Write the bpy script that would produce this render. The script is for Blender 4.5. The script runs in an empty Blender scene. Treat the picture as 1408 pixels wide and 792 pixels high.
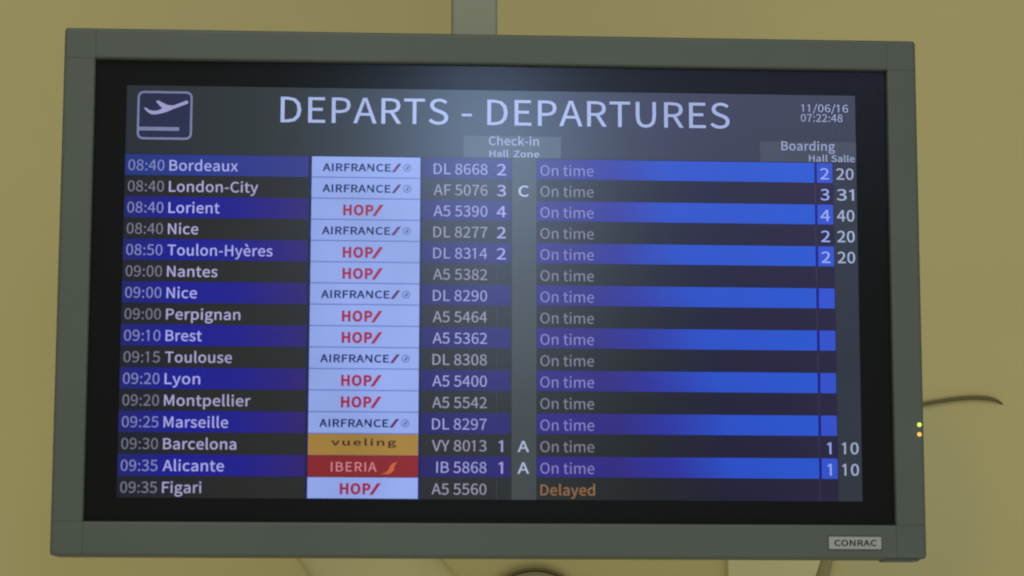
import bpy, bmesh, math, random, json
from mathutils import Matrix, Vector
from mathutils.geometry import tessellate_polygon
random.seed(5)
S = bpy.context.scene
C = S.collection
MM = 0.001

# ------------------------------------------------------------------ camera
cd = bpy.data.cameras.new('camera'); cam = bpy.data.objects.new('camera', cd); C.objects.link(cam)
cam.matrix_world = Matrix(((0.998411, -0.010211, -0.05542, -0.138716),
                           (-0.056312, -0.143311, -0.988074, -2.872049),
                           (0.002147, 0.989625, -0.143658, -0.411962), (0, 0, 0, 1)))
cd.sensor_width = 36; cd.lens = 85; cd.clip_start = 0.05; cd.clip_end = 100
cd.dof.use_dof = True; cd.dof.focus_distance = 3.30; cd.dof.aperture_fstop = 5.2
S.camera = cam
# ------------------------------------------------------------------ light
w = bpy.data.worlds.new('World'); S.world = w; w.use_nodes = True
bg = w.node_tree.nodes['Background']; bg.inputs[0].default_value = (0.95, 1.0, 0.86, 1); bg.inputs[1].default_value = 0.27
def area(name, loc, target, sx, sy, power, col):
    l = bpy.data.lights.new(name, 'AREA'); l.shape = 'RECTANGLE'; l.size = sx; l.size_y = sy
    l.energy = power; l.color = col
    o = bpy.data.objects.new(name, l); C.objects.link(o); o.location = loc
    o.rotation_euler = (Vector(target) - Vector(loc)).to_track_quat('-Z', 'Y').to_euler()
    return o
area('ceiling_light', (-0.5, -2.6, 3.0), (0, 0, 0), 3.2, 2.2, 53, (1.0, 0.97, 0.84))
area('low_fill_light', (0.7, -2.4, -2.3), (0.2, 0.5, -0.3), 3.4, 2.0, 25, (1.0, 0.96, 0.86))  # unseen lamp added to lift the lower wall, in place of floor bounce
area('window_light', (0.19, -4.4, 1.16), (0, 0, 0.15), 0.24, 0.36, 8.0, (0.40, 0.60, 1.0))
area('tall_window_light', (0.24, -4.4, 0.82), (0, 0, 0.0), 0.30, 0.8, 3.8, (0.55, 0.70, 1.0))
area('far_window_light', (1.75, -5.2, 1.75), (0.2, 0, 0.1), 2.3, 0.9, 10.5, (0.40, 0.48, 1.0))
S.view_settings.view_transform = 'Standard'; S.view_settings.look = 'None'
S.view_settings.exposure = 0.0; S.view_settings.gamma = 1.0; S.view_settings.use_curve_mapping = False
S.render.filepath = '/tmp/out.png'

# ------------------------------------------------------------------ materials
def lin(c):
    f = lambda v: v/12.92 if v <= 0.04045 else ((v+0.055)/1.055)**2.4
    return tuple(f(v/255) for v in c)
def nt(name):
    m = bpy.data.materials.new(name); m.use_nodes = True
    return m, m.node_tree.nodes, m.node_tree.links
def paint(name, col, rough=0.5, var=0.06, scale=6.0, bump=0.0, bscale=400, metal=0.0, spec=0.5):
    m, n, l = nt(name); b = n['Principled BSDF']
    b.inputs['Roughness'].default_value = rough; b.inputs['Metallic'].default_value = metal
    b.inputs['Specular IOR Level'].default_value = spec
    tc = n.new('ShaderNodeTexCoord'); nz = n.new('ShaderNodeTexNoise'); nz.inputs['Scale'].default_value = scale
    nz.inputs['Detail'].default_value = 4; l.new(tc.outputs['Object'], nz.inputs['Vector'])
    cr = n.new('ShaderNodeValToRGB')
    cr.color_ramp.elements[0].position = 0.3; cr.color_ramp.elements[1].position = 0.7
    cr.color_ramp.elements[0].color = (*[c*(1-var) for c in col], 1)
    cr.color_ramp.elements[1].color = (*[c*(1+var) for c in col], 1)
    l.new(nz.outputs['Fac'], cr.inputs['Fac']); l.new(cr.outputs['Color'], b.inputs['Base Color'])
    if bump:
        n2 = n.new('ShaderNodeTexNoise'); n2.inputs['Scale'].default_value = bscale
        l.new(tc.outputs['Object'], n2.inputs['Vector'])
        bp = n.new('ShaderNodeBump'); bp.inputs['Strength'].default_value = bump; bp.inputs['Distance'].default_value = 0.001
        l.new(n2.outputs['Fac'], bp.inputs['Height']); l.new(bp.outputs['Normal'], b.inputs['Normal'])
    return m
REFL = (0.014, 0.014, 0.013)      # what the matte panel reflects anyway is not given off as well
def lcd(c): return tuple(max(0.0012, a-b) for a, b in zip(lin(c), REFL))
def emit(name, col, k=1.0):
    """a patch of the lit LCD picture: black panel that gives off this colour"""
    m, n, l = nt(name); b = n['Principled BSDF']
    b.inputs['Base Color'].default_value = (0.003, 0.003, 0.003, 1); b.inputs['Roughness'].default_value = 0.23
    b.inputs['Specular IOR Level'].default_value = 0.4
    b.inputs['Emission Strength'].default_value = k
    c = lcd(col)
    # LCD backlight is slightly uneven
    tc = n.new('ShaderNodeTexCoord'); nz = n.new('ShaderNodeTexNoise'); nz.inputs['Scale'].default_value = 7
    l.new(tc.outputs['Object'], nz.inputs['Vector'])
    mr = n.new('ShaderNodeMapRange'); mr.inputs['From Min'].default_value = 0.3; mr.inputs['From Max'].default_value = 0.7
    mr.inputs['To Min'].default_value = 0.88; mr.inputs['To Max'].default_value = 1.1
    l.new(nz.outputs['Fac'], mr.inputs['Value'])
    mx = n.new('ShaderNodeVectorMath'); mx.operation = 'SCALE'; mx.inputs[0].default_value = c
    l.new(mr.outputs['Result'], mx.inputs['Scale']); l.new(mx.outputs['Vector'], b.inputs['Emission Color'])
    return m
def emit_ramp(name, stops, k=1.0, skew=0.0):
    """same, its picture colour fading along x (metres, object space); skew moves the fade to the right further down"""
    m, n, l = nt(name); b = n['Principled BSDF']
    b.inputs['Base Color'].default_value = (0.003, 0.003, 0.003, 1); b.inputs['Roughness'].default_value = 0.23
    b.inputs['Specular IOR Level'].default_value = 0.4
    b.inputs['Emission Strength'].default_value = k
    tc = n.new('ShaderNodeTexCoord'); sp = n.new('ShaderNodeSeparateXYZ'); l.new(tc.outputs['Object'], sp.inputs[0])
    nz = n.new('ShaderNodeTexNoise'); nz.inputs['Scale'].default_value = 9; l.new(tc.outputs['Object'], nz.inputs['Vector'])
    ma = n.new('ShaderNodeMath'); ma.operation = 'MULTIPLY_ADD'; ma.inputs[1].default_value = skew
    l.new(sp.outputs['Z'], ma.inputs[0]); l.new(sp.outputs['X'], ma.inputs[2])
    mb = n.new('ShaderNodeMath'); mb.operation = 'MULTIPLY_ADD'; mb.inputs[1].default_value = 0.05
    l.new(nz.outputs['Fac'], mb.inputs[0]); l.new(ma.outputs[0], mb.inputs[2])
    mr = n.new('ShaderNodeMapRange'); mr.inputs['From Min'].default_value = -0.443; mr.inputs['From Max'].default_value = 0.443
    l.new(mb.outputs[0], mr.inputs['Value'])
    cr = n.new('ShaderNodeValToRGB'); e = cr.color_ramp.elements
    for i, (x, c) in enumerate(stops):
        p = (x + 0.025 + 0.443)/0.886
        el = e[i] if i < 2 else e.new(p)
        el.position = p; el.color = (*lcd(c), 1)
    l.new(mr.outputs['Result'], cr.inputs['Fac']); l.new(cr.outputs['Color'], b.inputs['Emission Color'])
    return m

M = {}
M['frame'] = paint('grey_green_painted_metal', (0.090, 0.107, 0.081), 0.52, 0.05, 5, 0.12, 900)
M['frame_dark'] = paint('dark_case_plastic', (0.05, 0.05, 0.035), 0.6, 0.1)
M['post'] = paint('post_grey_paint', (0.325, 0.338, 0.222), 0.5, 0.05, 8)
M['badge'] = paint('badge_silver', (0.36, 0.38, 0.35), 0.4, 0.05, 40)
M['badge_ink'] = paint('badge_black', (0.012, 0.014, 0.010), 0.6, 0.0)
M['mask'] = paint('black_screen_border', (0.003, 0.003, 0.0015), 0.6, 0.05, 6, spec=0.1)
M['cable'] = paint('olive_brown_rubber', (0.15, 0.125, 0.04), 0.8, 0.1)
M['plate'] = paint('pale_cream_plate', (0.64, 0.58, 0.29), 0.6, 0.05, 5)
M['shaded_side'] = paint('olive_shaded_side', (0.27, 0.245, 0.10), 0.7, 0.08)
M['duct'] = paint('cream_duct_paint', (0.63, 0.56, 0.27), 0.6, 0.05, 6)
M['fixture'] = paint('olive_cover', (0.27, 0.25, 0.115), 0.6, 0.06)
M['hole'] = paint('dark_hole', (0.03, 0.03, 0.02), 0.8, 0.0)

def wall_mat():
    m, n, l = nt('cream_wall_paint'); b = n['Principled BSDF']; b.inputs['Roughness'].default_value = 0.75
    b.inputs['Specular IOR Level'].default_value = 0.25
    tc = n.new('ShaderNodeTexCoord'); nz = n.new('ShaderNodeTexNoise'); nz.inputs['Scale'].default_value = 1.6
    nz.inputs['Detail'].default_value = 5; nz.inputs['Roughness'].default_value = 0.55
    l.new(tc.outputs['Object'], nz.inputs['Vector'])
    cr = n.new('ShaderNodeValToRGB'); e = cr.color_ramp.elements
    e[0].position = 0.3; e[0].color = (0.545, 0.464, 0.196, 1); e[1].position = 0.7; e[1].color = (0.585, 0.498, 0.218, 1)
    l.new(nz.outputs['Fac'], cr.inputs['Fac'])
    # soft greyish shade below the cable, blended into the wall colour
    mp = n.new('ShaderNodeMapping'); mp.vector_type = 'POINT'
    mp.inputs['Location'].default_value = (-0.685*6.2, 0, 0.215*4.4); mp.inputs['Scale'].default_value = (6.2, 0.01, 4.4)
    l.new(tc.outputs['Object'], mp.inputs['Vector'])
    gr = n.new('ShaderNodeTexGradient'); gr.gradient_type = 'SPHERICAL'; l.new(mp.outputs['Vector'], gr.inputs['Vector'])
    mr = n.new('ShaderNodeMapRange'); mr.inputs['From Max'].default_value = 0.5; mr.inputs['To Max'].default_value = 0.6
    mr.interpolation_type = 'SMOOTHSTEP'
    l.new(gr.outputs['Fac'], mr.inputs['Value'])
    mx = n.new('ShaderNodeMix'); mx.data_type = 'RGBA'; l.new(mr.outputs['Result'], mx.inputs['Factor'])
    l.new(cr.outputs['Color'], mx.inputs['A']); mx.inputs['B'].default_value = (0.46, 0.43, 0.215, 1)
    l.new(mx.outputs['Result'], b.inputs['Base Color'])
    n2 = n.new('ShaderNodeTexNoise'); n2.inputs['Scale'].default_value = 90; n2.inputs['Detail'].default_value = 3
    l.new(tc.outputs['Object'], n2.inputs['Vector'])
    bp = n.new('ShaderNodeBump'); bp.inputs['Strength'].default_value = 0.15; bp.inputs['Distance'].default_value = 0.002
    l.new(n2.outputs['Fac'], bp.inputs['Height']); l.new(bp.outputs['Normal'], b.inputs['Normal'])
    return m
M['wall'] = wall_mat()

def glass_mat():
    m, n, l = nt('matte_screen_glass')
    n.remove(n['Principled BSDF']); out = n['Material Output']
    tr = n.new('ShaderNodeBsdfTransparent'); gl = n.new('ShaderNodeBsdfGlossy'); gl.inputs['Roughness'].default_value = 0.27
    fr = n.new('ShaderNodeFresnel'); fr.inputs['IOR'].default_value = 1.34
    tc = n.new('ShaderNodeTexCoord'); nz = n.new('ShaderNodeTexNoise'); nz.inputs['Scale'].default_value = 5
    l.new(tc.outputs['Object'], nz.inputs['Vector'])
    mr = n.new('ShaderNodeMapRange'); mr.inputs['To Min'].default_value = 0.17; mr.inputs['To Max'].default_value = 0.22
    l.new(nz.outputs['Fac'], mr.inputs['Value']); l.new(mr.outputs['Result'], gl.inputs['Roughness'])
    mx = n.new('ShaderNodeMixShader'); l.new(fr.outputs[0], mx.inputs[0]); l.new(tr.outputs[0], mx.inputs[1]); l.new(gl.outputs[0], mx.inputs[2])
    l.new(mx.outputs[0], out.inputs['Surface'])
    return m
M['glass'] = glass_mat()

# ------------------------------------------------------------------ helpers
def link(name, me, mat, parent=None, smooth=False):
    me.materials.append(mat) if not me.materials else None
    o = bpy.data.objects.new(name, me); C.objects.link(o)
    if parent: o.parent = parent
    if smooth:
        for p in me.polygons: p.use_smooth = True
    return o
def fin(name, bm, mat, parent=None, smooth=False):
    bmesh.ops.recalc_face_normals(bm, faces=bm.faces)
    me = bpy.data.meshes.new(name); bm.to_mesh(me); bm.free()
    return link(name, me, mat, parent, smooth)
def thing(name, label, cat, loc=(0, 0, 0), group=None):
    o = bpy.data.objects.new(name, None); C.objects.link(o); o.location = loc
    o['label'] = label; o['category'] = cat
    if group: o['group'] = group
    return o
def box(bm, x0, x1, y0, y1, z0, z1):
    vs = [bm.verts.new((x, y, z)) for x in (x0, x1) for y in (y0, y1) for z in (z0, z1)]
    for f in ((0, 1, 3, 2), (4, 6, 7, 5), (0, 4, 5, 1), (2, 3, 7, 6), (0, 2, 6, 4), (1, 5, 7, 3)):
        bm.faces.new([vs[i] for i in f])
    return vs
def bevel_where(bm, test, off, seg):
    es = [e for e in bm.edges if test(e.verts[0].co, e.verts[1].co)]
    if es: bmesh.ops.bevel(bm, geom=es, offset=off, segments=seg, profile=0.5, affect='EDGES', clamp_overlap=True)

# ------------------------------------------------------------------ glyphs: outline data for the lettering, 257 units cap height
GLYPHS = json.loads(r'''{" ":[78,[]],"-":[121,[[16,86,106,86,106,110,16,110]]],".":[97,[[49,-5,60,-1,69,7,72,20,69,32,60,41,49,44,37,41,29,32,26,20,29,7,37,-1]]],"/":[137,[[4,-63,27,-63,132,278,109,278]]],"0":[194,[[97,-5,140,10,167,55,177,129,167,203,140,247,97,261,55,247,27,203,18,129,27,55,55,10],[97,21,72,33,55,68,48,129,55,190,72,225,97,236,123,225,140,190,146,129,140,68,123,33]]],"1":[194,[[31,0,172,0,172,27,120,27,120,257,96,257,81,249,63,243,42,238,42,218,88,218,88,27,31,27]]],"2":[194,[[15,0,177,0,177,28,106,28,92,27,78,26,64,25,117,81,152,134,165,186,155,226,129,252,90,261,60,257,36,244,14,224,33,206,48,221,66,231,86,235,112,229,128,211,133,185,120,138,82,83,15,19]]],"3":[194,[[92,-5,134,4,163,29,175,69,167,100,148,121,120,134,144,149,160,169,166,197,156,232,130,254,91,261,64,257,40,246,20,231,37,210,53,223,70,232,90,235,113,230,128,216,133,195,127,170,104,152,62,146,62,121,109,115,135,97,142,70,135,44,117,28,90,22,64,26,43,37,27,51,10,31,30,13,57,0]]],"4":[194,[[119,0,149,0,149,71,183,71,183,96,149,96,149,257,114,257,7,92,7,71,119,71],[119,96,40,96,99,184,106,197,113,209,119,222,120,207,119,190,119,175]]],"5":[194,[[92,-5,133,6,164,36,176,83,165,130,137,157,98,165,84,164,72,161,60,155,67,229,163,229,163,257,39,257,30,137,47,126,61,134,75,139,90,141,118,134,137,114,143,83,136,50,116,29,89,22,62,26,42,37,26,50,9,29,30,13,56,0]]],"6":[194,[[105,-5,142,6,169,35,179,79,170,124,146,150,108,159,87,156,67,145,50,129,60,191,83,225,116,235,131,233,145,226,157,215,175,235,159,249,139,258,114,261,68,248,33,203,20,123,31,52,61,10],[50,103,68,122,86,132,103,136,128,129,144,109,149,79,143,48,128,28,105,21,78,30,59,58]]],"7":[194,[[69,0,103,0,111,89,133,164,178,237,178,257,17,257,17,229,142,229,102,160,79,87]]],"8":[194,[[98,-5,140,4,168,28,178,62,172,92,156,114,135,129,151,146,164,168,169,193,161,228,136,252,99,261,63,252,38,230,28,195,33,171,46,151,63,136,40,118,23,95,16,64,27,28,56,4],[116,139,87,152,66,170,57,195,63,217,77,232,98,237,122,231,137,214,142,191,139,173,130,155],[98,19,71,25,52,42,44,67,49,90,61,109,80,125,114,110,138,91,148,63,142,40,124,25]]],"9":[194,[[82,-5,128,10,162,56,175,139,164,207,133,248,89,261,52,251,26,222,15,178,24,133,49,106,86,97,107,101,128,112,145,129,135,66,112,32,81,22,65,24,50,31,38,42,20,22,37,8,57,-1],[145,155,127,136,109,125,91,121,66,128,51,148,46,178,51,209,67,229,89,236,117,227,136,200]]],":":[97,[[49,137,60,140,69,148,72,161,69,174,60,182,49,186,37,182,29,174,26,161,29,148,37,140],[49,-5,60,-1,69,7,72,20,69,32,60,41,49,44,37,41,29,32,26,20,29,7,37,-1]]],"A":[213,[[1,0,34,0,59,78,153,78,177,0,211,0,124,257,88,257],[67,104,79,144,88,172,97,201,105,230,115,201,123,172,132,144,145,104]]],"B":[230,[[35,0,117,0,168,8,202,33,214,75,208,105,189,126,162,137,183,150,195,170,200,194,188,230,157,250,111,257,35,257],[68,148,68,231,107,231,141,227,161,214,168,190,161,167,141,153,106,148],[68,26,68,123,112,123,151,118,174,102,182,76,174,48,150,31,112,26]]],"C":[223,[[132,-5,163,0,189,12,211,32,193,53,176,37,156,27,133,24,91,37,63,73,54,129,64,185,92,220,134,233,155,230,172,221,187,209,204,230,187,245,163,257,134,261,76,245,35,200,20,128,35,57,75,11]]],"D":[241,[[35,0,101,0,166,15,206,60,220,129,206,199,166,242,99,257,35,257],[68,27,68,230,97,230,147,219,177,184,187,129,177,74,147,39,97,27]]],"E":[206,[[35,0,187,0,187,28,68,28,68,121,165,121,165,149,68,149,68,229,183,229,183,257,35,257]]],"F":[193,[[35,0,68,0,68,115,166,115,166,143,68,143,68,229,183,229,183,257,35,257]]],"H":[255,[[35,0,68,0,68,121,187,121,187,0,220,0,220,257,187,257,187,149,68,149,68,257,35,257]]],"I":[103,[[35,0,68,0,68,257,35,257]]],"L":[190,[[35,0,180,0,180,28,68,28,68,257,35,257]]],"M":[284,[[35,0,64,0,64,142,64,167,62,193,60,218,82,159,131,26,153,26,201,159,222,218,221,193,220,167,219,142,219,0,249,0,249,257,210,257,161,119,155,102,149,84,143,66,136,84,130,102,123,119,74,257,35,257]]],"N":[253,[[35,0,66,0,66,135,65,162,64,189,62,215,91,162,185,0,218,0,218,257,187,257,187,123,188,96,189,69,192,42,162,95,68,257,35,257]]],"O":[260,[[130,-5,187,12,225,58,239,129,225,200,187,245,130,261,73,245,34,200,20,129,34,58,73,12],[130,24,90,37,63,73,54,129,63,185,90,220,130,233,170,220,197,185,206,129,197,73,170,37]]],"P":[222,[[35,0,68,0,68,102,110,102,160,111,192,137,204,181,192,226,159,250,109,257,35,257],[68,129,68,230,104,230,142,226,165,211,172,181,165,151,143,134,106,129]]],"R":[222,[[68,135,68,230,111,230,145,226,166,212,173,185,166,157,145,140,111,135],[176,0,213,0,147,112,178,126,198,150,205,185,194,227,162,250,116,257,35,257,35,0,68,0,68,109,114,109]]],"S":[209,[[106,-5,153,5,183,31,194,68,187,100,168,122,141,137,104,153,84,162,68,175,62,196,68,215,84,228,110,233,132,230,151,222,168,209,185,230,164,246,139,257,110,261,68,252,39,228,29,193,37,162,57,141,81,127,118,111,140,101,155,87,161,65,154,44,136,29,107,24,81,28,57,39,36,56,17,33,42,13,72,0]]],"T":[210,[[89,0,121,0,121,229,199,229,199,257,11,257,11,229,89,229]]],"U":[252,[[126,-5,173,6,206,41,218,106,218,257,187,257,187,105,179,57,157,31,126,24,96,31,75,57,67,105,67,257,34,257,34,106,47,41,79,6]]],"V":[201,[[82,0,120,0,201,257,168,257,127,118,119,89,111,62,102,33,92,62,84,89,76,118,34,257,0,257]]],"Y":[186,[[77,0,109,0,109,99,186,257,153,257,120,184,111,165,103,147,94,128,84,147,75,165,67,184,34,257,0,257,77,99]]],"Z":[211,[[18,0,195,0,195,28,57,28,193,237,193,257,30,257,30,229,153,229,18,20]]],"a":[197,[[76,-5,99,-1,120,9,139,23,143,0,169,0,169,117,162,158,141,185,103,195,74,191,49,182,29,170,41,148,58,158,77,165,98,168,122,161,134,144,137,120,71,107,33,84,21,49,28,20,47,2],[85,21,68,24,56,34,51,51,59,73,87,89,137,99,137,46,120,32,103,24]]],"c":[179,[[107,-5,129,-2,150,7,169,19,155,41,142,31,127,25,110,22,79,31,59,57,51,95,59,133,80,159,111,168,125,166,137,160,149,152,165,173,150,184,132,192,110,195,64,183,31,149,18,95,30,41,62,7]]],"d":[217,[[97,-5,119,-1,138,9,155,22,159,0,185,0,185,279,153,279,153,206,154,173,138,185,121,192,101,195,60,183,30,148,19,95,28,41,55,7],[104,22,76,31,58,56,51,95,59,133,79,159,106,168,122,166,137,160,153,148,153,48,137,34,121,25]]],"e":[194,[[109,-5,133,-2,154,5,172,15,160,36,146,28,130,23,113,21,81,29,59,52,50,88,178,88,179,93,179,99,179,106,170,153,145,184,103,195,62,183,31,148,18,95,31,41,63,7],[49,110,59,142,79,163,104,169,129,163,146,143,151,110]]],"g":[197,[[96,-88,147,-78,181,-54,193,-22,185,4,163,19,126,23,89,23,69,26,59,33,56,44,57,53,62,61,68,67,77,63,86,61,96,60,131,68,156,91,166,126,164,142,158,155,150,166,189,166,189,190,123,190,115,193,106,194,96,195,61,187,35,163,25,127,29,106,38,89,50,76,40,66,32,54,29,39,31,26,37,15,46,8,31,-6,21,-21,18,-37,28,-64,55,-82],[96,82,76,87,61,103,56,127,61,151,76,166,96,172,117,166,131,151,137,127,131,103,116,87],[101,-65,71,-61,52,-50,46,-32,48,-21,54,-10,65,0,74,-2,82,-3,90,-3,123,-3,144,-5,157,-13,161,-27,154,-46,133,-60]]],"h":[213,[[32,0,64,0,64,138,82,154,98,164,116,167,137,162,149,145,152,116,152,0,184,0,184,120,178,161,159,186,126,195,102,191,81,179,63,163,64,202,64,279,32,279]]],"i":[96,[[32,0,64,0,64,190,32,190],[48,229,59,232,67,239,70,251,67,262,59,269,48,271,37,269,30,262,27,251,30,239,37,232]]],"k":[193,[[32,0,64,0,64,50,99,92,155,0,190,0,118,113,181,190,146,190,65,90,64,279,32,279]]],"l":[99,[[66,-5,74,-4,79,-3,84,-2,80,23,77,22,73,22,69,23,66,28,64,36,64,279,32,279,32,38,36,15,47,0]]],"m":[324,[[32,0,64,0,64,138,81,154,97,164,112,167,132,162,144,145,147,116,147,0,179,0,179,138,196,154,212,164,227,167,247,162,259,145,263,116,263,0,294,0,294,120,288,161,269,186,237,195,215,190,194,178,174,159,164,178,146,191,121,195,100,191,80,179,62,162,58,190,32,190]]],"n":[214,[[32,0,64,0,64,138,82,154,98,164,116,167,137,162,149,145,152,116,152,0,184,0,184,120,178,161,159,186,126,195,102,191,81,179,62,162,58,190,32,190]]],"o":[212,[[106,-5,150,7,182,41,194,95,182,149,150,183,106,195,63,183,31,149,18,95,31,41,63,7],[106,22,77,31,58,57,51,95,58,133,77,159,106,168,135,159,154,133,161,95,154,57,135,31]]],"p":[217,[[32,-80,64,-80,64,-16,63,18,81,5,98,-2,116,-5,157,8,187,42,199,98,190,149,164,183,123,195,101,191,81,181,62,168,58,190,32,190],[111,22,97,24,81,30,64,42,64,142,82,156,99,165,115,168,144,159,160,135,165,98,158,57,139,31]]],"r":[136,[[32,0,64,0,64,122,79,148,95,162,112,166,119,166,125,165,131,163,137,191,131,193,124,195,116,195,96,190,78,176,62,155,58,190,32,190]]],"s":[164,[[82,-5,120,3,143,24,151,52,142,80,120,98,93,110,73,118,58,128,52,143,56,156,68,166,88,170,103,168,117,162,131,153,146,173,130,184,110,192,87,195,52,188,29,168,22,141,30,115,51,98,77,86,98,78,114,66,120,50,116,35,104,24,83,20,62,23,44,31,27,43,11,22,31,8,56,-1]]],"t":[132,[[92,-5,104,-4,116,-1,127,2,121,27,114,24,106,22,99,21,82,26,72,38,70,58,70,164,121,164,121,190,70,190,70,244,43,244,40,190,9,188,9,164,38,164,38,59,43,25,60,3]]],"u":[213,[[88,-5,112,0,132,12,151,30,154,0,181,0,181,190,149,190,149,55,132,37,115,26,97,23,77,28,65,45,62,74,62,190,29,190,29,70,36,29,55,4]]],"v":[182,[[73,0,111,0,178,190,146,190,110,82,105,63,99,44,93,26,85,44,79,63,74,82,38,190,5,190]]],"x":[174,[[5,0,39,0,64,44,71,56,77,67,84,78,93,67,100,56,106,44,134,0,169,0,106,96,164,190,131,190,107,148,102,138,96,127,91,117,83,127,76,138,70,148,45,190,10,190,68,99]]],"y":[182,[[35,-82,68,-73,91,-50,106,-16,178,190,147,190,112,85,107,67,102,49,97,31,89,49,82,67,76,85,38,190,5,190,81,0,77,-15,67,-36,53,-50,34,-56,29,-55,24,-54,19,-53,13,-78,19,-80,27,-81]]],"è":[194,[[109,-5,133,-2,154,5,172,15,160,36,146,28,130,23,113,21,81,29,59,52,50,88,178,88,179,93,179,99,179,106,170,153,145,184,103,195,62,183,31,148,18,95,31,41,63,7],[49,110,59,142,79,163,104,169,129,163,146,143,151,110],[109,224,125,240,70,305,47,284]]]}''')
CAP = 257.0
GLYPHS['1'] = [175, [[98, 0, 98, 257, 72, 257, 22, 218, 36, 198, 68, 222, 68, 0]]]     # plain one without a foot
def area2(p): return sum(p[i][0]*p[(i+1) % len(p)][1]-p[(i+1) % len(p)][0]*p[i][1] for i in range(len(p)))/2
_cache = {}
def glyph(ch, wt):
    """(advance, verts, tris); wt fattens the strokes by moving every outline outwards"""
    if (ch, wt) in _cache: return _cache[ch, wt]
    adv, cs = GLYPHS[ch]; polys = []
    cs = [[(c[i], c[i+1]) for i in range(0, len(c), 2)] for c in cs]
    if cs:
        s = 1 if max((area2(c) for c in cs), key=abs) > 0 else -1
        for c in cs:
            q = []
            for i in range(len(c)):
                a, b, d = Vector(c[i-1]), Vector(c[i]), Vector(c[(i+1) % len(c)])
                u, v = (b-a).normalized(), (d-b).normalized()
                n1, n2 = Vector((u.y, -u.x))*s, Vector((v.y, -v.x))*s
                nn = n1+n2
                if nn.length < 0.3: off = n1
                else: nn.normalize(); off = nn/max(0.75, nn.dot(n1))
                q.append(Vector((b.x+off.x*wt, b.y+off.y*wt, 0)))
            polys.append(q)
    # each island with its own holes
    outs = [p for p, c in zip(polys, cs) if area2(c)*s > 0] if cs else []
    hol = [p for p, c in zip(polys, cs) if area2(c)*s <= 0] if cs else []
    def inside(pt, pl):
        r = False
        for i in range(len(pl)):
            a, b = pl[i-1], pl[i]
            if (a.y > pt.y) != (b.y > pt.y) and pt.x < (b.x-a.x)*(pt.y-a.y)/(b.y-a.y)+a.x: r = not r
        return r
    vs, tr = [], []
    for p in outs:
        grp = [p]+[h for h in hol if inside(h[0], p)]
        b = len(vs); tr += [tuple(i+b for i in t) for t in tessellate_polygon(grp)]
        vs += [v for g in grp for v in g]
    _cache[ch, wt] = (adv+wt*1.4, vs, tr)
    return _cache[ch, wt]
def text(name, body, x, z, cap, mat, parent, wt=6, width=None, right=None, y=-0.0012, shear=0.0, sx=1.0, track=0, label=None, centre=None):
    """lettering as one mesh, facing the viewer (-y). mm in, metres out."""
    V, F = [], []; pen = 0
    for ch in body:
        adv, vs, tr = glyph(ch, wt)
        b = len(V)
        V += [(pen+v.x+shear*v.y, v.y) for v in vs]
        F += [tuple(i+b for i in t) for t in tr]
        pen += adv+track
    x0 = min(v[0] for v in V); x1 = max(v[0] for v in V)
    k = cap/(CAP+2*wt); kx = k*sx; z = z+wt*k
    if width: kx = width/(x1-x0)
    if right is not None: x = right-(x1-x0)*kx
    if centre is not None: x = centre-(x1-x0)*kx/2
    me = bpy.data.meshes.new(name)
    me.from_pydata([((x+(v[0]-x0)*kx)*MM, y, (z+v[1]*k)*MM) for v in V], [], F)
    # face the viewer
    bm = bmesh.new(); bm.from_mesh(me)
    for f in bm.faces:
        f.normal_update()
        if f.normal.y > 0: f.normal_flip()
    bm.to_mesh(me); bm.free()
    o = link(name, me, mat, parent)
    if label: o['label'] = label
    return o
def patch(name, x0, x1, z0, z1, y, mat, parent):
    me = bpy.data.meshes.new(name)
    me.from_pydata([(x0*MM, y, z0*MM), (x1*MM, y, z0*MM), (x1*MM, y, z1*MM), (x0*MM, y, z1*MM)], [], [(0, 1, 2, 3)])
    return link(name, me, mat, parent)
def poly(name, pts, y, mat, parent):
    ps = [Vector((p[0]*MM, y, p[1]*MM)) for p in pts]
    tr = tessellate_polygon([[Vector((p.x, p.z, 0)) for p in ps]])
    me = bpy.data.meshes.new(name); me.from_pydata([tuple(p) for p in ps], [], [tuple(t) for t in tr])
    return link(name, me, mat, parent)

# ------------------------------------------------------------------ setting: the wall behind
WY = 0.85
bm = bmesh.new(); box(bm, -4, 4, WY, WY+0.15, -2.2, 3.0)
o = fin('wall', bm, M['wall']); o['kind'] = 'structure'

# grey square post the monitor hangs on
post = thing('mounting_post', 'flat grey square steel post rising behind the top centre of the monitor', 'post', (0, 0.15, 0))
bm = bmesh.new(); box(bm, -0.0467, 0.0113, 0.0, 0.06, -0.12, 2.4)
bevel_where(bm, lambda a, b: abs(a.z-b.z) > 0.5, 0.004, 3); fin('post_tube', bm, M['post'], post)
bm = bmesh.new(); box(bm, -0.13, 0.095, -0.006, -0.0005, -0.15, 0.15)
bevel_where(bm, lambda a, b: True, 0.001, 1); fin('mounting_plate', bm, M['post'], post)

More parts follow.
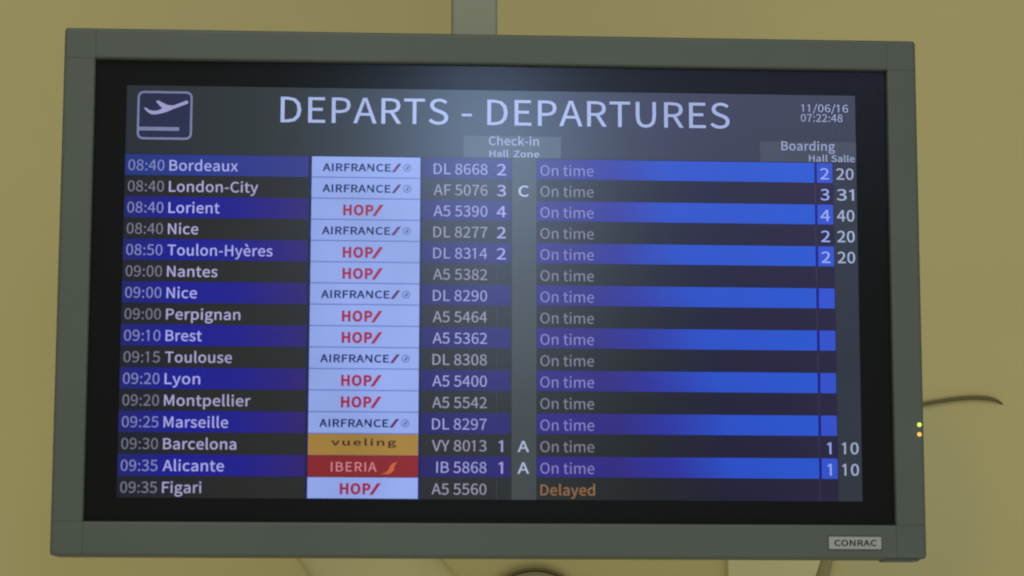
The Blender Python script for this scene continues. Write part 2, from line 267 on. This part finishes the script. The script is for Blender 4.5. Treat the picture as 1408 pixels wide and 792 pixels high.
# ------------------------------------------------------------------ the monitor
mon = thing('departure_monitor', 'large flat departures monitor in a grey-green metal frame, lit with a flight list', 'monitor')
FX0, FX1, FZ0, FZ1 = -0.5179, 0.5169, -0.3168, 0.3157     # outer frame
OX0, OX1, OZ0, OZ1 = -0.4804, 0.4808, -0.2767, 0.2784     # opening
FY0, FY1 = -0.012, 0.055
G = 0.0003
e = 1e-5
def near(a, b): return abs(a-b) < e
def frame_piece(name, x0, x1, z0, z1):
    bm = bmesh.new(); box(bm, x0, x1, FY0, FY1, z0, z1)
    def outer(a, b):
        if near(a.y, FY0) and near(b.y, FY0):
            for s, t in ((FX0, 'x'), (FX1, 'x'), (FZ0, 'z'), (FZ1, 'z')):
                if near(getattr(a, t), s) and near(getattr(b, t), s): return True
        ca = (near(a.x, FX0) or near(a.x, FX1)) and (near(a.z, FZ0) or near(a.z, FZ1))
        return ca and near(a.x, b.x) and near(a.z, b.z)
    def inner(a, b):
        if not (near(a.y, FY0) and near(b.y, FY0)): return False
        hx = near(a.x, b.x) and (near(a.x, OX0) or near(a.x, OX1)) and z0 > OZ0-e and z1 < OZ1+e
        hz = near(a.z, b.z) and (near(a.z, OZ0) or near(a.z, OZ1)) and x0 > OX0-e and x1 < OX1+e
        return hx or hz
    bevel_where(bm, inner, 0.0028, 3)
    bevel_where(bm, outer, 0.0042, 4)
    # fine arris at the butt joints
    fin(name, bm, M['frame'], mon)
frame_piece('frame_rail', OX0+G, OX1-G, OZ1, FZ1)
frame_piece('frame_rail', OX0+G, OX1-G, FZ0, OZ0)
frame_piece('frame_rail', FX0, OX0, OZ0+G, OZ1-G)
frame_piece('frame_rail', OX1, FX1, OZ0+G, OZ1-G)
for (a, b_) in ((FX0, OX0), (OX1, FX1)):
    for (c, d) in ((FZ0, OZ0), (OZ1, FZ1)): frame_piece('frame_corner', a, b_, c, d)
# lower right locking tab under the frame
bm = bmesh.new(); vs = box(bm, 0.4665, 0.5095, -0.0085, 0.03, -0.3196, -0.3170)
for v in vs:
    if v.co.z < -0.319: v.co.x += 0.0028 if v.co.x < 0.48 else -0.0028
fin('locking_tab', bm, M['frame'], mon)
# rear casing
bm = bmesh.new(); box(bm, FX0+0.014, FX1-0.014, FY1+0.0005, 0.138, FZ0+0.014, FZ1-0.014)
for v in bm.verts:
    if v.co.y > 0.1: v.co.x *= 0.93; v.co.z *= 0.9
bevel_where(bm, lambda a, b: True, 0.006, 2); fin('rear_casing', bm, M['frame_dark'], mon)
# display stack
mask = patch('screen_border', OX0*1000+.5, OX1*1000-.5, OZ0*1000+.5, OZ1*1000-.5, 0.0012, M['mask'], mon)
# one front skin of matte glass
gm = bpy.data.meshes.new('screen_glass')
gm.from_pydata([(OX0+.0006, -.0028, OZ0+.0006), (OX1-.0006, -.0028, OZ0+.0006), (OX1-.0006, -.0028, OZ1-.0006), (OX0+.0006, -.0028, OZ1-.0006)], [], [(0, 1, 2, 3)])
link('screen_glass', gm, M['glass'], mon)

T0, PITCH = 163.5, 25.75
m_head = emit_ramp('lcd_header', [(-.443, (45, 49, 56)), (-.30, (48, 53, 52)), (0.05, (50, 56, 62)), (.2, (56, 56, 76)), (.443, (58, 62, 76))])
m_dark = emit_ramp('lcd_dark_rows', [(-.443, (36, 38, 46)), (-.35, (43, 42, 40)), (0.0, (45, 47, 46)), (0.16, (36, 38, 38)), (.26, (36, 34, 58)), (.443, (46, 40, 66))], skew=0.12)
disp = patch('display', -443, 443, -248.3, 248, 0.0, m_dark, mon)
hd = patch('header_band', -443, 443, T0+1, 248, -0.0002, m_head, disp)
m_blueL = emit_ramp('lcd_left_bar', [(-.443, (38, 40, 108)), (-.38, (32, 28, 142)), (-.30, (36, 30, 138)), (-.22, (52, 38, 112)), (0, (52, 40, 110))])
m_blueL0 = emit_ramp('lcd_first_left_bar', [(-.443, (40, 56, 124)), (-.35, (44, 58, 142)), (-.22, (54, 56, 132))])
m_blueM = emit_ramp('lcd_flight_bar', [(-.1, (42, 36, 100)), (.0, (46, 42, 112)), (.03, (44, 38, 112)), (.06, (44, 38, 112)), (.443, (40, 36, 110))])
m_blueR = emit_ramp('lcd_right_bar', [(.04, (50, 40, 128)), (.11, (50, 42, 128)), (.17, (48, 52, 158)), (.24, (44, 80, 198)), (.42, (46, 90, 210))], skew=0.22)
m_blueH = emit('lcd_hall_cell', (54, 84, 206))
m_zone = emit('lcd_zone_column', (68, 74, 74)); m_salle = emit('lcd_salle_column', (52, 58, 68))
m_group = emit('lcd_group_panel', (76, 86, 92)); m_group2 = emit('lcd_boarding_panel', (72, 78, 92))
m_tile = emit('lcd_white_tile', (146, 167, 232)); m_yel = emit('lcd_yellow_tile', (160, 126, 58)); m_red = emit('lcd_red_tile', (134, 40, 44))
m_line = emit('lcd_tile_line', (108, 124, 196)); m_edge = emit('lcd_tile_edge', (24, 24, 84))
m_grid = emit('lcd_grid_line', (60, 62, 84)); m_gap = emit('lcd_bar_gap', (24, 34, 128))
t_title = emit('lcd_title', (166, 180, 226)); t_city = emit('lcd_city', (166, 166, 230)); t_time = emit('lcd_time', (132, 136, 194))
t_fl = emit('lcd_flight', (156, 158, 212)); t_num = emit('lcd_number', (160, 160, 222)); t_zone = emit('lcd_zone', (178, 188, 220))
t_stat = emit('lcd_status', (132, 132, 192)); t_del = emit('lcd_delayed', (150, 108, 70)); t_head = emit('lcd_heading', (156, 168, 206))
t_time2 = emit('lcd_time_grey', (122, 122, 142)); t_city2 = emit('lcd_city_grey', (168, 164, 206)); t_fl2 = emit('lcd_flight_grey', (152, 150, 174)); t_stat2 = emit('lcd_status_grey', (132, 130, 150))
t_salle = emit('lcd_salle_number', (164, 172, 206)); t_hallR = emit('lcd_hall_number', (150, 168, 240))
t_navy = emit('lcd_navy', (34, 44, 100)); t_hop = emit('lcd_crimson', (160, 26, 70)); t_slash = emit('lcd_slash', (96, 40, 98))
t_grey = emit('lcd_emblem', (96, 110, 168)); t_brown = emit('lcd_brown', (58, 38, 14)); t_pink = emit('lcd_pink', (206, 132, 142)); t_sw = emit('lcd_swoosh', (196, 98, 62))
t_icon = emit('lcd_icon', (124, 128, 166)); t_iconw = emit('lcd_icon_plane', (160, 158, 206))

# header content
L1, L2, L3 = -0.0004, -0.0008, -0.0012
text('title_lettering', 'DEPARTS - DEPARTURES', -258, 204.8, 31.5, t_title, disp, wt=1, width=546, y=L3, track=6)
# pictogram: rounded outline, aircraft, runway
def ring(name, x0, x1, z0, z1, r, t, tz, y, mat, parent):
    o_, i_ = [], []
    for cx, cz, a0 in ((x1-r, z1-r, 0), (x0+r, z1-r, 90), (x0+r, z0+r, 180), (x1-r, z0+r, 270)):
        for k in range(6):
            a = math.radians(a0+k*18); o_.append((cx+r*math.cos(a), cz+r*math.sin(a)))
            i_.append((cx+(r-t)*math.cos(a), cz+(r-t)*math.sin(a)))
    n = len(o_); V = [(p[0]*MM, y, p[1]*MM) for p in o_+i_]
    me = bpy.data.meshes.new(name); me.from_pydata(V, [], [(k, (k+1) % n, n+(k+1) % n, n+k) for k in range(n)])
    return link(name, me, mat, parent)
ring('pictogram_frame', -430, -364, 181.5, 241, 7.5, 2.6, 2.6, L3, t_icon, disp)
patch('pictogram_ground', -427.6, -366.4, 183.9, 238.6, L2, emit('lcd_icon_ground', (44, 48, 76)), disp)
patch('pictogram_runway', -427.4, -379.5, 192.4, 196.9, L3, t_icon, disp)
def P(u, v): return (-430+(u-103)/635*66.5, 241-(v-95)/585*59.5)     # from the pictogram's own 880 x 792 drawing grid
plane_pts = [(176, 300), (205, 298), (240, 325), (290, 335), (335, 330), (370, 315), (385, 295), (360, 275), (318, 225), (322, 208), (350, 212),
             (400, 240), (450, 262), (510, 268), (600, 232), (660, 206), (684, 212), (680, 240), (600, 275), (510, 310), (440, 345), (370, 366), (300, 380), (255, 372), (215, 345)]
poly('pictogram_aircraft', [P(*p) for p in plane_pts], L3, t_iconw, disp)
text('date_lettering', '11/06/16', 376, 226.8, 9.4, t_head, disp, wt=1, width=58)
text('time_lettering', '07:22:48', 375.5, 214.7, 9.4, t_head, disp, wt=1, width=51.5)
patch('heading_panel', -36.5, 81.5, T0+1.4, 191.5, L1, m_group, disp)
patch('heading_panel', 324.8, 443, T0+1.0, 189.8, L1, m_group2, disp)
text('heading_lettering', 'Check-in', -6.3, 180, 10.8, t_head, disp, wt=4, width=61)
text('heading_lettering', 'Hall', -5.3, 165.6, 8.2, t_head, disp, wt=5, width=23)
text('heading_lettering', 'Zone', 24, 165.6, 8.0, t_head, disp, wt=5, width=31)
text('heading_lettering', 'Boarding', 351, 178.6, 11.2, t_head, disp, wt=4, width=66)
text('heading_lettering', 'Hall', 384.7, 165.0, 8.2, t_head, disp, wt=5, width=23)
text('heading_lettering', 'Salle', 412.4, 165.0, 8.2, t_head, disp, wt=5, width=28.6)

ROWS = [('08:40', 'Bordeaux', 'A', 'DL 8668', '2', '', '2', '20'), ('08:40', 'London-City', 'A', 'AF 5076', '3', 'C', '3', '31'),
        ('08:40', 'Lorient', 'H', 'A5 5390', '4', '', '4', '40'), ('08:40', 'Nice', 'A', 'DL 8277', '2', '', '2', '20'),
        ('08:50', 'Toulon-Hyères', 'H', 'DL 8314', '2', '', '2', '20'), ('09:00', 'Nantes', 'H', 'A5 5382', '', '', '', ''),
        ('09:00', 'Nice', 'A', 'DL 8290', '', '', '', ''), ('09:00', 'Perpignan', 'H', 'A5 5464', '', '', '', ''),
        ('09:10', 'Brest', 'H', 'A5 5362', '', '', '', ''), ('09:15', 'Toulouse', 'A', 'DL 8308', '', '', '', ''),
        ('09:20', 'Lyon', 'H', 'A5 5400', '', '', '', ''), ('09:20', 'Montpellier', 'H', 'A5 5542', '', '', '', ''),
        ('09:25', 'Marseille', 'A', 'DL 8297', '', '', '', ''), ('09:30', 'Barcelona', 'V', 'VY 8013', '1', 'A', '1', '10'),
        ('09:35', 'Alicante', 'I', 'IB 5868', '1', 'A', '1', '10'), ('09:35', 'Figari', 'H', 'A5 5560', '', '', '', '')]
CITYW = {'Bordeaux': 82, 'London-City': 106.5, 'Lorient': 61, 'Nice': 36, 'Toulon-Hyères': 125, 'Nantes': 60, 'Perpignan': 88, 'Brest': 43,
         'Toulouse': 79, 'Lyon': 42, 'Montpellier': 102, 'Marseille': 76, 'Barcelona': 86, 'Alicante': 72, 'Figari': 46}
patch('zone_column', 22.3, 51.8, T0-16*PITCH, T0+1.2, L1, m_zone, disp)
patch('salle_column', 414.5, 443, T0-16*PITCH+.3, T0+0.6, L1, m_salle, disp)
patch('tile_border', -222.5, -86.0, T0-16*PITCH-0.6, T0+0.8, L1+.0001, m_edge, disp)  # dark blue strip framing the column of airline tiles
for r, (tm, city, air, fl, hall, zone, bh, sal) in enumerate(ROWS):
    top = T0-r*PITCH; bot = top-PITCH; base = bot+5.6
    if r % 2 == 0:
        patch('row_bar', -443, -223.5, bot+.3, top, L1, m_blueL if r else m_blueL0, disp)
        patch('row_bar', -85.5, 20.5, bot+.8, top, L1, m_blueM, disp)
        patch('row_bar', 52.6, 391.2, bot+1.3, top, L1, m_blueR, disp)
        patch('hall_cell', 394.4, 413.6, bot+1.3, top, L1, m_blueH, disp)
        patch('cell_gap', 391.2, 394.4, bot+1.3, top, L1, m_gap, disp)
    else:
        patch('cell_line', 391.4, 392.4, bot, top, L1, m_grid, disp)
        patch('cell_line', -3.0+7, -2.2+7, bot, top, L1, m_grid, disp) if hall == '' else None
    text('time_lettering', tm, -439, base+.3, 13.0, (t_time, t_time2)[r % 2], disp, wt=0, width=43)
    text('city_lettering', city, -390, base+.3, 13.0, (t_city, t_city2)[r % 2], disp, wt=4, width=CITYW[city])
    tm_ = {'V': m_yel, 'I': m_red}.get(air, m_tile)
    lo = T0-16*PITCH+.6 if r == 15 else bot+(1.1 if air in 'AH' else .3)
    tile = patch('airline_tile', -219.5, -88.9, lo, top-(.3 if r else 0), L2, tm_, disp)
    if r < 15 and air in 'AH': patch('tile_line', -219.5, -88.9, bot-.2, bot+1.1, L2, m_line, disp)
    if air == 'A':
        text('airline_lettering', 'AIRFRANCE', -206.5, bot+7.8, 9.6, t_navy, disp, wt=11, width=82)
        poly('airline_slash', [(-123.5, bot+7.4), (-119.5, bot+7.4), (-111.5, bot+18), (-115.5, bot+18)], L3, t_slash, disp)
        ring('airline_emblem', -109.6, -99.8, bot+8.0, bot+17.6, 4.75, 1.1, 1.1, L3, t_grey, disp)
        poly('airline_emblem', [(-107.5, bot+11), (-104, bot+15.5), (-102, bot+14.5), (-103.5, bot+10.5)], L3, t_grey, disp)
    elif air == 'H':
        text('airline_lettering', 'HOP', -181.2, bot+5.3, 13.4, t_hop, disp, wt=17, width=36.5)
        poly('airline_slash', [(-146.5, bot+4.8), (-142.2, bot+4.8), (-132.6, bot+18.8), (-137.2, bot+18.8)], L3, t_hop, disp)
    elif air == 'V':
        text('airline_lettering', 'vueling', -192, bot+11.6, 8.0, t_brown, disp, wt=8, width=77, track=30)
    else:
        text('airline_lettering', 'IBERIA', -192, bot+6.6, 11.2, t_pink, disp, wt=3, width=54, track=20)
        poly('airline_swoosh', [(-134, bot+4.2), (-128, bot+5.2), (-124, bot+8.5), (-121.5, bot+14), (-118, bot+17.2), (-113.2, bot+18), (-115.5, bot+15.5), (-117.5, bot+12), (-117, bot+8.5), (-121.5, bot+4.6), (-127, bot+3.6)], L3, t_sw, disp)
    text('flight_lettering', fl, 0, base+.2, 13.0, (t_fl, t_fl2)[r % 2], disp, wt=0, width=65 if fl[:2] != 'IB' else 59.5, right=-7.6)
    if hall: text('hall_lettering', hall, 0, base-.4, 13.8, t_num, disp, wt=4, sx=1.22, centre=9.3)
    if zone: text('zone_lettering', zone, 0, base-.4, 13.4, t_zone, disp, wt=4, sx=1.25, centre=36.2)
    if r < 15: text('status_lettering', 'On time', 56.5, base-.2, 13.0, (t_stat, t_stat2)[r % 2], disp, wt=0, width=64.5)
    else: text('status_lettering', 'Delayed', 56.7, base-.2, 13.0, t_del, disp, wt=4, width=65)
    if bh: text('hall_lettering', bh, 0, base-.4, 14.0, t_hallR, disp, wt=4, sx=1.22, centre=403.6)
    if sal: text('salle_lettering', sal, 0, base-.4, 14.0, t_salle, disp, wt=4, width=21.5 if sal != '10' else 20.5, right=439.4)

# maker's badge
bm = bmesh.new(); box(bm, 0.3990, 0.4622, FY0-0.0016, FY0+0.001, -0.3056, -0.2908)
bevel_where(bm, lambda a, b: a.y < FY0-0.001 and b.y < FY0-0.001, 0.0006, 2)
badge = fin('maker_badge', bm, M['badge'], mon)
bm = bmesh.new(); box(bm, 0.3978, 0.4634, FY0-0.0003, FY0+0.001, -0.3067, -0.2897); fin('badge_recess', bm, M['frame_dark'], mon)
text('badge_lettering', 'CONRAC', 405.6, -301.9, 7.3, M['badge_ink'], badge, wt=9.5, width=50.8, y=FY0-0.0018, track=-4)
# status lamps and sensor holes on the right rail
def dot(name, x, z, r, mat, h=0.0012):
    bm = bmesh.new(); bmesh.ops.create_uvsphere(bm, u_segments=16, v_segments=8, radius=r)
    for v in bm.verts: v.co = Vector((v.co.x+x, v.co.y*h/r+FY0-.0001+.0012*(r < .002), v.co.z+z))
    return fin(name, bm, mat, mon, True)
lg = emit('green_lamp', (208, 238, 95), 1.5); la = emit('amber_lamp', (240, 190, 75), 1.35)
dot('status_lamp', 0.5112, -0.1567, 0.0027, lg)['label'] = 'small lit green lamp'
dot('status_lamp', 0.5110, -0.1683, 0.0027, la)['label'] = 'small lit amber lamp'
for z in (-0.1798, -0.1898): dot('sensor_hole', 0.5113, z, 0.0014, M['hole'])

# ------------------------------------------------------------------ things on the wall behind
K = (2.872+WY)/3.222
def at(x, z): return ((-0.1387+(x*MM+0.1387)*K), (-0.412+(z*MM+0.412)*K))
# curved cable
cpts = [at(*p) for p in ((560, -104), (601.9, -96), (629.9, -90.6), (664.9, -86.6), (689.8, -88.0), (701, -91), (710, -97))]
cu = bpy.data.curves.new('cable', 'CURVE'); cu.dimensions = '3D'; sp = cu.splines.new('NURBS'); sp.points.add(len(cpts)-1)
for i, (x, z) in enumerate(cpts):
    sp.points[i].co = (x, WY-0.0035+(0.006 if i == len(cpts)-1 else 0), z, 1); sp.points[i].radius = [1, 1, 1, 1.15, 1.05, .8, .5][i]
sp.order_u = 4; sp.use_endpoint_u = True; cu.bevel_depth = 0.0030; cu.bevel_resolution = 3; cu.resolution_u = 10
tmp = bpy.data.objects.new('tmp', cu); C.objects.link(tmp); bpy.context.view_layer.update()
me = bpy.data.meshes.new_from_object(tmp); bpy.data.objects.remove(tmp)
me.materials.clear(); cab = link('cable', me, M['cable'], None, True)
cab['label'] = 'thin dark curved cable on the cream wall right of the monitor'; cab['category'] = 'cable'

# pale panel low on the right ; its shaded side is put in as a darker olive strip
pan = thing('wall_panel', 'pale cream wall panel with its slanted shaded side coloured olive, below the monitor near its badge', 'panel', (0, WY, 0))
def slab(name, pts, y0, y1, mat, parent, bev=0.002):
    bm = bmesh.new(); a = [bm.verts.new((p[0], y0, p[1])) for p in pts]; b = [bm.verts.new((p[0], y1, p[1])) for p in pts]
    n = len(pts); bm.faces.new(a); bm.faces.new(b[::-1])
    for i in range(n): bm.faces.new((a[i], b[i], b[(i+1) % n], a[(i+1) % n]))
    bmesh.ops.recalc_face_normals(bm, faces=bm.faces)
    bevel_where(bm, lambda p, q: abs(p.y-y0) < 1e-6 and abs(q.y-y0) < 1e-6, bev, 2)
    return fin(name, bm, mat, parent)
slab('panel_face', [at(329, -250), at(465, -250), at(454.7, -304.7), at(422, -400), at(329, -400)], -0.018, 0, M['plate'], pan)
slab('panel_shaded_side', [at(465.6, -250), at(482, -250), at(472, -304.6), at(466, -328), at(450, -400), at(422.8, -400), at(455.3, -304.7)], -0.010, 0, M['shaded_side'], pan)

# leaning half-round duct low on the left
duct = thing('wall_duct', 'leaning rounded cream duct on the wall below the left half of the monitor', 'duct', (0, WY, 0))
def half_round(name, p0, p1, r0, r1, depth, mat, parent, n=20, a0=0, a1=180):
    bm = bmesh.new(); d = Vector((p1[0]-p0[0], p1[1]-p0[1])).normalized()
    rows = []
    for (p, r) in ((p0, r0), (p1, r1)):
        rows.append([bm.verts.new((p[0]-r*math.cos(math.radians(a0+(a1-a0)*k/n)), -depth*math.sin(math.radians(a0+(a1-a0)*k/n)), p[1])) for k in range(n+1)])
    for k in range(n): bm.faces.new((rows[0][k], rows[0][k+1], rows[1][k+1], rows[1][k]))
    bm.faces.new(rows[0]); bm.faces.new(rows[1][::-1])
    return fin(name, bm, mat, parent, True)
xa, za = at(-264, -270); xb, zb = at(-180, -400); xc, _ = at(-84, -270); xd, _ = at(28, -400)
half_round('duct_shell', ((xa+xc)/2, za), ((xb+xd)/2, zb), (xc-xa)/2, (xd-xb)/2, 0.045, M['duct'], duct)

# round cover with a dark rim
fx, fz = at(72.8, -392.5)
fixt = thing('round_cover', 'round olive cover with a dark rim, its top just showing below the monitor centre', 'cover', (fx, WY, fz))
bm = bmesh.new(); R0 = 0.0855; rings = []
for (r, y) in ((R0, 0), (R0, -0.014), (R0-.001, -0.016), (R0-.0038, -0.016), (R0-.0048, -0.013)):
    rings.append([bm.verts.new((r*math.cos(2*math.pi*k/64), y, r*math.sin(2*math.pi*k/64))) for k in range(64)])
for a, b_ in zip(rings, rings[1:]):
    for k in range(64): bm.faces.new((a[k], a[(k+1) % 64], b_[(k+1) % 64], b_[k]))
fin('cover_rim', bm, M['cable'], fixt)
bm = bmesh.new(); rings = []
for i in range(9):
    a = i/8*math.pi/2; r = (R0-.005)*math.cos(a)
    rings.append([bm.verts.new((max(r, .0005)*math.cos(2*math.pi*k/64), -0.012-0.02*math.sin(a), max(r, .0005)*math.sin(2*math.pi*k/64))) for k in range(64)])
for a, b_ in zip(rings, rings[1:]):
    for k in range(64): bm.faces.new((a[k], a[(k+1) % 64], b_[(k+1) % 64], b_[k]))
bm.faces.new(rings[-1])
fin('cover_dome', bm, M['fixture'], fixt, True)
